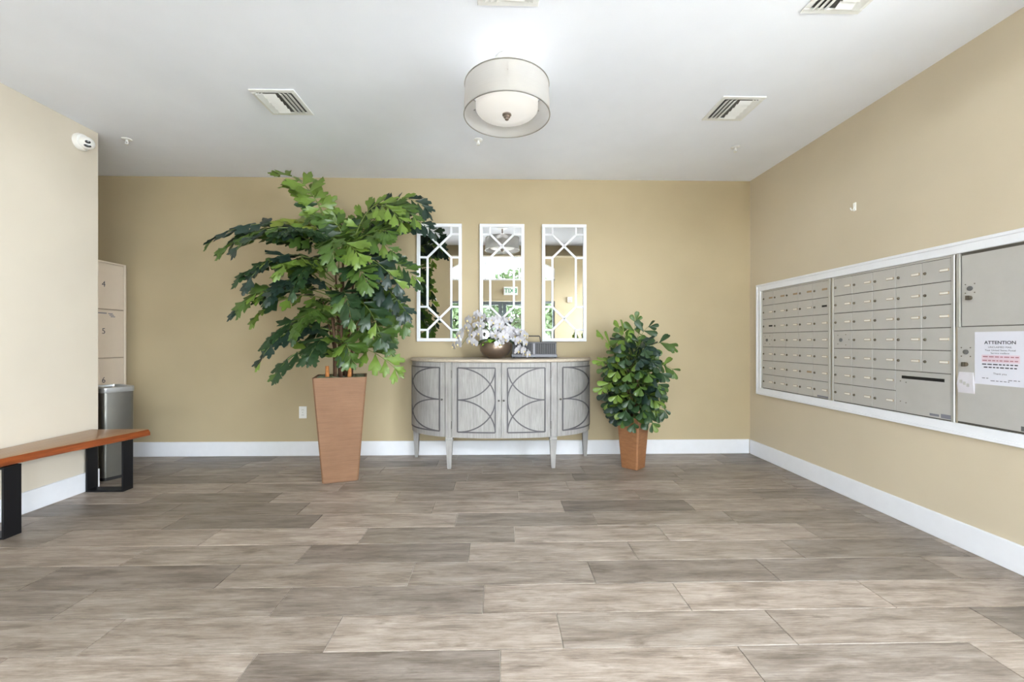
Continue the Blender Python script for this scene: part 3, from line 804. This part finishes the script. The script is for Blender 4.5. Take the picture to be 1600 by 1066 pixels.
# tall fishtail palm
palm = thing('potted_palm', 'tall artificial fishtail palm in a square terracotta-coloured planter', 'potted plant', (-1.3435, 3.5185, 0))
def planter_rot(par, bot, top, h, mat, rim, rot):
    before = set(par.children); planter(par, bot, top, h, mat, rim)
    for c in set(par.children) - before: c.rotation_euler = (0, 0, rot)
planter_rot(palm, .277, .41, .865, 'terracotta', .03, R(17.5))
for x, y, hx, hy, h, r_ in ((-.05, -.01, -.10, .02, 1.62, .017), (0, .03, -.01, .06, 1.85, .018), (.05, -.02, .10, .0, 1.66, .016), (.02, -.05, .03, -.08, 1.40, .012), (-.03, -.05, -.04, -.10, 1.34, .012), (-.07, .03, -.18, .06, 1.5, .011), (.075, .03, .20, .08, 1.62, .012), (.0, -.02, .01, -.02, 1.70, .02), (-.02, .01, -.05, .0, 1.75, .013)):
    MB().tube([(x, y, .85), (x * 1.05, y, 1.1), ((x + hx) / 2, (y + hy) / 2, (1.1 + h) / 2), (hx, hy, h)], [r_, r_ * .95, r_ * .8, r_ * .5], 8).build('stem', 'trunk', palm, True)
for x in (-.10, .085):
    MB().tube([(x, -.05, .85), (x + .003, -.052, .90), (x, -.05, .95)], [.017, .016, .014], 9).build('cut_stub', 'stub', palm, True)
FISH = [fish_leaf(.128, .076, s).mesh('leaf', 'leaf', True) for s in range(4)]
K = 186.0
def pu(px, py, v_): return Vector(((px - 541) / K, v_, .865 + (588 - py) / K))
pr = random.Random(21)
main = [  # base, control, tip (sideways and height as steps on the plant, depth towards the wall), pairs, tone
    ((515, 350, 0), (500, 280, 0), (447, 268, -.02), 8, 'light'),
    ((520, 362, 0), (480, 338, -.05), (446, 350, -.10), 6, 'yellow'),
    ((532, 395, 0), (440, 320, -.12), (362, 385, -.20), 10, 'dark'),
    ((530, 400, 0), (430, 345, -.05), (368, 392, -.10), 9, 'mid'),
    ((528, 388, -.05), (480, 340, -.30), (428, 402, -.42), 8, 'dark'),
    ((530, 420, -.05), (470, 380, -.30), (438, 450, -.38), 8, 'dark'),
    ((530, 460, 0), (470, 430, -.18), (408, 488, -.26), 9, 'dark'),
    ((530, 470, 0), (460, 448, -.10), (425, 496, -.16), 7, 'light'),
    ((532, 520, 0), (480, 490, -.20), (444, 560, -.28), 8, 'dark'),
    ((535, 548, 0), (490, 530, -.22), (470, 580, -.30), 6, 'deep'),
    ((556, 400, .05), (610, 260, .14), (668, 312, .16), 10, 'dark'),
    ((556, 395, -.02), (590, 275, -.06), (642, 352, -.14), 9, 'light'),
    ((548, 400, 0), (548, 330, -.05), (505, 342, -.10), 8, 'mid'),
    ((550, 410, 0), (575, 340, -.15), (632, 400, -.24), 8, 'mid'),
    ((550, 430, -.05), (590, 380, -.25), (640, 448, -.22), 8, 'dark'),
    ((552, 450, 0), (600, 415, -.12), (648, 488, -.14), 8, 'dark'),
    ((550, 480, -.03), (590, 450, -.22), (618, 528, -.26), 7, 'deep'),
    ((550, 545, 0), (590, 535, -.12), (634, 576, -.16), 6, 'light'),
    ((550, 520, 0), (585, 495, -.12), (622, 540, -.18), 6, 'mid'),
]
for b, c, t_, n_, tone in main:
    frond(palm, [pu(*b), pu(*c), pu(*t_)], n_ - 1, .16, .085, tone, pr, FISH, None, spread=(82, 42))
fill = [
    ((540, 400, -.05), (545, 350, -.25), (560, 420, -.42), 7, 'mid'), ((540, 430, -.05), (520, 385, -.28), (505, 460, -.42), 7, 'deep'),
    ((545, 470, -.04), (560, 435, -.25), (580, 500, -.36), 6, 'deep'), ((538, 500, -.04), (515, 465, -.22), (500, 520, -.34), 6, 'mid'),
    ((540, 540, -.03), (530, 510, -.18), (515, 555, -.28), 5, 'deep'), ((545, 545, -.03), (560, 520, -.2), (575, 560, -.28), 5, 'mid'),
    ((545, 420, .05), (600, 370, .18), (652, 430, .24), 8, 'deep'), ((535, 420, .05), (470, 370, .18), (420, 420, .22), 8, 'deep'),
    ((545, 390, .05), (560, 325, .2), (600, 345, .28), 8, 'mid'), ((535, 390, .05), (515, 325, .2), (470, 365, .28), 8, 'deep'),
    ((545, 470, .05), (590, 430, .2), (625, 490, .26), 7, 'dark'), ((535, 480, .05), (480, 440, .2), (440, 510, .26), 7, 'mid'),
    ((545, 400, .03), (590, 350, -.1), (625, 370, -.2), 8, 'mid'), ((540, 385, -.02), (510, 350, -.2), (480, 380, -.34), 7, 'deep'),
    ((542, 440, -.05), (575, 400, -.3), (605, 450, -.4), 7, 'mid'), ((540, 455, -.05), (500, 415, -.3), (470, 470, -.4), 7, 'dark'),
    ((545, 510, .05), (580, 480, .15), (610, 530, .2), 6, 'mid'), ((535, 520, .05), (495, 490, .15), (465, 545, .2), 6, 'deep'),
    ((545, 390, .02), (530, 345, .02), (548, 335, .1), 6, 'light'),
    ((530, 400, 0), (450, 330, -.02), (378, 372, -.04), 8, 'deep'), ((528, 395, -.05), (455, 342, -.22), (398, 400, -.32), 8, 'mid'),
    ((530, 440, 0), (460, 392, -.2), (418, 440, -.3), 7, 'deep'), ((530, 465, -.02), (465, 432, -.25), (424, 482, -.34), 7, 'mid'),
    ((530, 510, 0), (480, 478, -.1), (446, 535, -.2), 6, 'deep'), ((556, 400, .03), (600, 278, .05), (655, 335, .02), 8, 'mid'),
    ((556, 405, .05), (620, 296, .18), (674, 345, .2), 7, 'dark'), ((516, 352, .02), (505, 292, .03), (458, 284, .03), 6, 'light'),
    ((540, 420, -.05), (560, 368, -.3), (596, 415, -.42), 6, 'light'), ((535, 440, -.05), (510, 398, -.32), (490, 432, -.44), 6, 'light'),
    ((552, 470, 0), (600, 448, -.05), (642, 508, -.05), 6, 'mid'), ((520, 362, .02), (475, 330, .05), (435, 352, .05), 5, 'yellow'),
]
palm_stuff = []
for b, c, t_, n_, tone in fill:
    frond(palm, [pu(*b), pu(*c), pu(*t_)], n_ + 4, .16, .085, tone, pr, FISH, palm_stuff, spread=(82, 42))
for i in range(26):                       # small bright leaves along the stems
    a = pr.uniform(0, 2 * math.pi); z = pr.uniform(1.0, 1.75)
    c = Vector((pr.uniform(-.07, .07), -.05 + pr.uniform(-.04, .04), z))
    d = Vector((math.cos(a), -abs(math.sin(a)) - .2, pr.uniform(-.3, .6))).normalized()
    Z = Vector((0, -1, .6)).normalized(); Y = Z.cross(d).normalized(); Z = d.cross(Y)
    k_ = pr.uniform(.6, .95)
    palm_stuff.append((Matrix(((d.x, Y.x, Z.x, c.x), (d.y, Y.y, Z.y, c.y), (d.z, Y.z, Z.z, c.z), (0, 0, 0, 1))) @ Matrix.Diagonal((k_, k_, k_, 1)), pr.choice(['light', 'mid', 'light']), pr.randrange(4)))
flush_stuff(palm, palm_stuff, fish_leaf, .128, .076)

# small bushy plant
shrub = thing('potted_shrub', 'small bushy green artificial plant in a low terracotta-coloured planter', 'potted plant', (1.23, 3.74, 0))
planter_rot(shrub, .16, .22, .47, 'terracotta_smooth', .022, R(44))
for x, y, h in ((0, 0, 1.05), (.03, .01, .92), (-.03, .01, .95), (.01, -.03, .85), (-.02, -.02, .8)):
    MB().tube([(x, y, .45), (x * 1.5, y * 1.5, (.45 + h) / 2), (x * 2.2, y * 2.2, h)], [.009, .008, .005], 7).build('stem', 'trunk', shrub, True)
PAD = [paddle_leaf(.098, .050, s).mesh('leaf', 'leaf', True) for s in range(4)]
sr = random.Random(8); KS = 171.0
def su(px, py, v_): return Vector(((px - 1000) / KS, v_, .47 + (652 - py) / KS))
spec = [((1000, 560, 0), (1000, 520, 0), (1003, 503, -.02), 3, 'mid'), ((1000, 560, 0), (985, 520, -.05), (975, 512, -.06), 3, 'light'),
        ((1000, 570, 0), (1035, 525, -.02), (1056, 540, -.05), 3, 'mid'), ((1000, 560, 0), (1012, 515, -.03), (1022, 512, -.05), 3, 'deep'),
        ((1000, 580, 0), (960, 540, -.08), (947, 528, -.12), 3, 'light'), ((1000, 590, 0), (960, 560, -.08), (945, 565, -.14), 3, 'light'),
        ((1000, 600, 0), (960, 590, -.1), (945, 605, -.16), 3, 'light'), ((1000, 590, 0), (1040, 560, -.1), (1052, 578, -.15), 3, 'mid'),
        ((1000, 610, 0), (1030, 600, -.1), (1040, 640, -.15), 3, 'deep'), ((1000, 560, 0), (990, 530, .05), (988, 520, .08), 3, 'mid')]
for i in range(30):
    a = 2 * math.pi * (i * .382 + .1); hgt = .12 + .80 * ((i * .271 + .3) % 1)
    py = 652 - 150 * hgt; wx = 50 * (1 - abs(hgt - .45) * .9)
    tx, tv = 1000 + wx * math.cos(a), .24 * math.sin(a) * (1 - abs(hgt - .5) * .6) - .03
    base_y = min(640, py + 45)
    spec.append(((1000, base_y, 0), ((1000 + tx) / 2, py - 8, tv / 2), (tx, py + 14, tv), 3, sr.choice(['mid', 'deep', 'deep', 'dark', 'mid'])))
for b, c, t_, n_, tone in spec:
    frond(shrub, [su(*b), su(*c), su(*t_)], n_, .11, .055, tone, sr, PAD, None, rad=.003, spread=(80, 35), droop=.25, start=.35)

shrub_stuff = []
for i in range(64):
    a = 2 * math.pi * (i * .382 + .33); hgt = .02 + .82 * ((i * .271 + .55) % 1); py = 652 - 140 * hgt
    wx = 54 * (1 - abs(hgt - .45) * .8) * (.55 + .45 * ((i * .77) % 1))
    tx, tv = 1000 + wx * math.cos(a), .27 * math.sin(a) * (1 - abs(hgt - .5) * .5) - .02
    frond(shrub, [su(1000, min(640, py + 40), 0), su((1000 + tx) / 2, py - 8, tv / 2), su(tx, py + 12, tv)], 3, .11, .055, sr.choice(['mid', 'deep', 'deep', 'dark', 'light']), sr, PAD, shrub_stuff, rad=.003, spread=(80, 35), droop=.3, start=.4)
flush_stuff(shrub, shrub_stuff, paddle_leaf, .098, .050)

# ---------------------------------------------------------------- bench against the left wall
ben = thing('bench', 'wooden slab bench with black metal loop legs against the cream wall', 'bench', (XL, 2.78, 0))
front = [(2.30, .285), (2.40, .28), (2.50, .285), (2.62, .305), (2.75, .335), (2.90, .375), (3.05, .415), (3.18, .447), (3.262, .462)]
fy = [y - 2.78 for y, _ in front]
ringset = []
for dx, z in ((-.012, .418), (.004, .424), (.004, .445), (-.010, .468), (-.022, .472)):
    o = [(x + dx, y, z) for y, (_, x) in zip(fy, front)]
    ringset.append(o + [(.022, fy[-1] + (.004 if dx > 0 else -.006), z), (.022, fy[0], z)])
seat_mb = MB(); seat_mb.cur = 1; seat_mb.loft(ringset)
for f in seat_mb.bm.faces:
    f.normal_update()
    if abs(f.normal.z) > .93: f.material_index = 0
seat_mb.build('seat', ['bench_top_sheen', 'bench_edge'], ben, True, 35)
def loop_leg(y0, y1):
    m = MB(); x0, x1, t_ = .022, .305, .012
    m.box(x0, x0 + t_, y0, y1, 0, .419); m.box(x1 - t_, x1, y0, y1, 0, .419)
    m.box(x0 + t_, x1 - t_, y0, y1, 0, t_); m.box(x0 + t_, x1 - t_, y0, y1, .419 - t_, .419)
    m.build('leg', 'black_metal', ben)
loop_leg(2.45 - 2.78, 2.54 - 2.78); loop_leg(3.21 - 2.78, 3.295 - 2.78)

# ---------------------------------------------------------------- bin and parcel lockers in the alcove
can = thing('trash_can', 'slim stainless steel bin with rounded corners beside the bench end', 'bin', (-3.345, 3.60, 0), R(-28))
def rrect(hx, hy, r, n=6):
    o = []
    for cx_, cy_, a0 in ((hx - r, hy - r, 0), (-hx + r, hy - r, 90), (-hx + r, -hy + r, 180), (hx - r, -hy + r, 270)):
        for i in range(n + 1):
            a = R(a0 + 90 * i / n); o.append((cx_ + r * math.cos(a), cy_ + r * math.sin(a)))
    return o
def rr_part(name, lv, mat):
    MB().loft([[(x, y, z) for x, y in rrect(hx, hy, r_)] for hx, hy, r_, z in lv]).build(name, mat, can, True, 35)
rr_part('base_ring', [(.147, .102, .03, 0), (.147, .102, .03, .03)], 'black')
rr_part('body', [(.15, .105, .03, .026), (.15, .105, .03, .732)], 'steel')
rr_part('lid', [(.154, .109, .033, .729), (.156, .111, .034, .735), (.156, .111, .034, .768), (.148, .103, .03, .775), (.12, .075, .02, .775), (.118, .073, .02, .752)], 'steel_lid')
rr_part('liner', [(.119, .074, .02, .753), (.119, .074, .02, .759)], 'black')

XF = -3.69
lk = thing('parcel_locker', 'beige metal parcel locker with doors numbered 4, 5 and 6 in the alcove', 'locker', (XF, 3.84, .54))
zl = [0, .459, .917, 1.369]
box('cabinet', (-.52, -.012, -.29, .29, 0, 1.369), 'locker_metal', lk)
for a in ((-.29, -.27, 0, 1.369), (.268, .29, 0, 1.369)): box('frame_upright', (-.012, .004, a[0], a[1], a[2], a[3]), 'locker_metal', lk, bev=.002)
box('frame_cap', (-.012, .004, -.27, .268, 1.352, 1.369), 'locker_metal', lk, bev=.002)
for i, num in enumerate('654'):
    z0, z1 = zl[i] + .006, (zl[i + 1] - .006 if i < 2 else 1.350)
    d = box('door', (-.012, 0, -.268, .266, z0, z1), 'locker_metal', lk, bev=.002)
    box('shadow_gap', (-.012, -.004, -.268, .266, z0 - .008, z0 - .001), 'locker_line', d)
    link('number', text_mesh(num, .075, 'ink'), d, Matrix.Translation((.0006, .06, z1 - .2)) @ Matrix.Rotation(R(90), 4, 'Z') @ Matrix.Rotation(R(90), 4, 'X'))
    MB().lathe([(.014, 0), (.014, .012), (.008, .016)], (0, -.075, z1 - .24), 14, 'X').build('lock', 'lock_metal', d, True, 40)
    if i == 1:
        box('label_line', (.0, .0006, -.055, .09, z1 - .035, z1 - .025), 'ink_light', d)
        for q in range(3): box('label_line', (.0, .0006, .105 + q * .012, .15 + q * .012, z1 - .036 - q * .014, z1 - .028 - q * .014), 'ink_light', d)

# ---------------------------------------------------------------- mailbox bank in the right wall
ZM0, ZM1, YM0, YM1 = .697, 1.652, 1.50, 3.991      # opening inside the white casing
cz = .066
m = MB()
m.box(XR - .018, XR, YM0 - cz, YM1 + cz, ZM1, ZM1 + cz, bev=.005, seg=2); m.box(XR - .018, XR, YM0 - cz, YM1 + cz, ZM0 - cz, ZM0, bev=.005, seg=2)
m.box(XR - .018, XR, YM1, YM1 + cz, ZM0, ZM1, bev=.005, seg=2); m.box(XR - .018, XR, YM0 - cz, YM0, ZM0, ZM1, bev=.005, seg=2)
m.box(XR - .024, XR - .016, YM0 - cz, YM1 + cz, ZM1 + cz - .02, ZM1 + cz, bev=.003); m.box(XR - .024, XR - .016, YM0 - cz, YM1 + cz, ZM0 - cz, ZM0 - cz + .02, bev=.003)
m.box(XR - .024, XR - .016, YM1 + cz - .02, YM1 + cz, ZM0 - cz + .02, ZM1 + cz - .02, bev=.003)
struct(m.build('trim_1', 'trim_white'))
XP = XR - .002                                    # face of the mailbox units
def lock_mesh():
    q = MB(); q.lathe([(.0085, 0), (.0085, -.004), (.006, -.007), (.002, -.0075)], n=14, axis='X'); return q.mesh('lock', 'lock_metal', True, 40)
LOCK = lock_mesh()
SLOT = MB().box(-.0035, 0, -.026, .026, -.0080, .0080, bev=.0012).mesh('label_frame', 'brass')
LAB = MB().box(-.0042, -.003, -.0225, .0225, -.0060, .0060).mesh('name_label', 'label_paper')
LABK = MB().box(-.0042, -.003, -.025, .025, -.0075, .0075).mesh('name_label', 'black')
SCREW = MB().lathe([(.003, 0), (.003, -.002)], n=8, axis='X').mesh('screw', 'lock_metal')
BIGLOCK = MB().lathe([(.013, 0), (.013, -.004), (.008, -.006)], n=16, axis='X').mesh('lock', 'vent_dark', True, 40)
pitch = (ZM1 - ZM0 - .018) / 7
def unit(y_far, cw, label, outgoing, blacks, nolabel, mast):
    u = thing('mailbox_unit', label, 'mailbox', (XP, y_far, ZM0), group='wall mailbox units')
    Wd = cw * 5
    box('back_panel', (-.0015, 0, -Wd, 0, 0, ZM1 - ZM0), 'mail_dark', u)
    box('top_rail', (-.006, -.0015, -Wd, 0, ZM1 - ZM0 - .012, ZM1 - ZM0 - .001), 'mail_metal', u)
    DM = MB().box(-.007, -.001, -cw + .0008, -.0008, .0022, pitch - .0022, bev=.0012).mesh('mail_door', 'mail_metal')
    mr = random.Random(int(y_far * 100))
    for row in range(7):
        for c in range(5):
            if outgoing and row >= 5 and c >= 3: continue
            z = .005 + (6 - row) * pitch
            d = link('mail_door', DM, u, Matrix.Translation((0, -c * cw, z)))
            if (row, c) in mast:
                link('lock', BIGLOCK, d, Matrix.Translation((-.007, -cw * .42, pitch * .48)))
                for a, b in ((.25, .25), (.25, .75), (.68, .2), (.68, .78), (.85, .5)): link('screw', SCREW, d, Matrix.Translation((-.007, -cw * a, pitch * b)))
                continue
            link('lock', LOCK, d, Matrix.Translation((-.007, -cw * .12, pitch * .48)))
            if (row, c) in blacks: link('name_label', LABK, d, Matrix.Translation((-.0062, -cw * .77, pitch * .5))); continue
            sl = link('label_frame', SLOT, d, Matrix.Translation((-.0065, -cw * .77, pitch * .5)))
            if (row, c) not in nolabel: link('name_label', LAB, d, Matrix.Translation((-.0068, -cw * .77, pitch * .5)))
    if outgoing:
        d = box('outgoing_mail_door', (-.007, -.001, -5 * cw + .001, -3 * cw - .001, .007, .005 + 2 * pitch - .002), 'mail_metal', u, bev=.0015)
        box('mail_slot', (-.0074, -.0062, -4.78 * cw, -3.25 * cw, 2 * pitch - .045, 2 * pitch - .026), 'black', d)
        box('maker_plate', (-.0074, -.0065, -4.98 * cw, -4.66 * cw, .012, .036), 'ink_light', d)
        box('maker_plate', (-.0074, -.0065, -4.6 * cw, -4.28 * cw, .016, .03), 'ink_light', d)
        for a, b in ((3.2, .075), (3.42, .07), (3.42, .20), (3.2, .205)): link('screw', SCREW, d, Matrix.Translation((-.007, -a * cw, b)))
    else: box('maker_plate', (-.0074, -.0065, -4.98 * cw, -4.3 * cw, .011, .024), 'ink_light', u)
    for y in (-Wd - .018, ): box('side_rail', (-.011, 0, y, -Wd, .0, ZM1 - ZM0 - .001), 'mail_alu', u, bev=.002)
    box('side_rail', (-.011, 0, 0, .014, .0, ZM1 - ZM0 - .001), 'mail_alu', u, bev=.002)
unit(3.974, .1615, 'metal mailbox unit of thirty-five small doors, nearest the room corner', False, {(1, 4), (2, 0)}, {(0, 0), (0, 1), (0, 2), (0, 3), (0, 4), (5, 3)}, {(3, 0)})
unit(3.118, .1655, 'metal mailbox unit with a black outgoing mail slot in its lower corner', True, set(), {(6, 4)}, {(3, 0)})
pu_ = thing('parcel_unit', 'metal parcel unit with two large doors beside the small mailboxes', 'mailbox', (XP, 2.262, ZM0))
box('back_panel', (-.0015, 0, -.74, 0, 0, ZM1 - ZM0), 'mail_dark', pu_)
box('side_rail', (-.014, 0, -.020, .0, .54, ZM1 - ZM0 - .002), 'mail_alu', pu_, bev=.004, seg=2)
zs_ = .543
for nm, z0, z1, yl, zk in (('parcel_door', zs_ + .002, ZM1 - ZM0 - .016, -.024, (.752, .700)), ('parcel_door', .012, zs_ - .002, -.002, (.402, .334))):
    d = box(nm, (-.008, -.001, -.40, yl, z0, z1), 'mail_metal', pu_, bev=.0015)
    yk = -.065 if zk[0] > .5 else -.045
    link('lock', BIGLOCK, d, Matrix.Translation((-.008, yk, zk[0])))
    for a in range(4): link('screw', SCREW, d, Matrix.Translation((-.008, yk + (.022 if a % 2 else -.022), zk[0] + (.024 if a > 1 else -.024))))
    MB().lathe([(.012, 0), (.012, -.008), (.006, -.012)], (-.008, yk, zk[1]), 14, 'X').box(-.032, -.018, yk - .004, yk + .004, zk[1] - .012, zk[1] + .012).build('key_lock', 'lock_metal', d, True, 40)
    box('far_door', (-.008, -.001, -.735, -.404, z0, z1), 'mail_metal', pu_, bev=.0015)
box('maker_plate', (-.0085, -.0075, -.36, -.285, .016, .04), 'vent_dark', pu_)
ps_ = thing('key_pouch', 'small clear plastic pouch hanging below the parcel door lock', 'pouch', (XP - .0085, 2.262 - .045, ZM0 + .175))
MB().loft([[(-.002, -.042, 0), (-.002, .036, 0), (0, .036, 0), (0, -.042, 0)], [(-.010, -.043, .05), (-.010, .037, .05), (0, .037, .05), (0, -.043, .05)], [(-.003, -.036, .115), (-.003, .03, .115), (0, .03, .115), (0, -.036, .115)]]).build('film', 'bag_film', ps_)
for q in range(3): box('tag', (-.0108, -.0096, -.024 + q * .017, -.012 + q * .017, .036 + q * .009, .054 + q * .009), 'mail_metal', ps_)

nt = thing('paper_notice', 'white printed notice with pink highlighted lines taped to the parcel door', 'notice', (XP - .0085, 2.062, ZM0 + .232))
box('sheet', (-.0007, 0, -.108, .112, 0, .28), 'paper', nt)
Rm = Matrix.Rotation(R(-90), 4, 'Z') @ Matrix.Rotation(R(90), 4, 'X')
def line(txt, z, size, mat, bold=False, y=0):
    link('lettering', text_mesh(txt, size, mat, bold, .0001), nt, Matrix.Translation((-.0012, y, z)) @ Rm)
for z in (.148, .128): box('highlight', (-.0010, -.0007, -.082, .080, z - .010, z + .010), 'highlight_pink', nt)
line('ATTENTION', .222, .024, 'ink', True)
line('UNCLAIMED MAIL', .198, .0125, 'ink')
line('Your United States Postal', .182, .0125, 'ink'); line('Service mailbox', .167, .0125, 'ink')
def scribble(z, y0, y1, mat, h=.006):              # print too fine to read: broken strokes
    r = random.Random(int(z * 1e4)); y = y0
    q = MB()
    while y < y1:
        w = r.uniform(.008, .022); q.box(-.0013, -.0009, -min(y + w, y1), -y, z - h / 2, z + h / 2); y += w + .005
    q.build('print_line', mat, nt)
scribble(.148, -.074, .078, 'ink_red'); scribble(.128, -.076, .078, 'ink_red')
scribble(.108, -.078, .076, 'ink'); scribble(.092, -.070, .070, 'ink')
line('Thank you', .060, .0135, 'ink')
scribble(.034, -.078, -.045, 'ink_light', .004); scribble(.030, .035, .085, 'ink_light', .004); scribble(.022, -.04, .04, 'ink_light', .004)
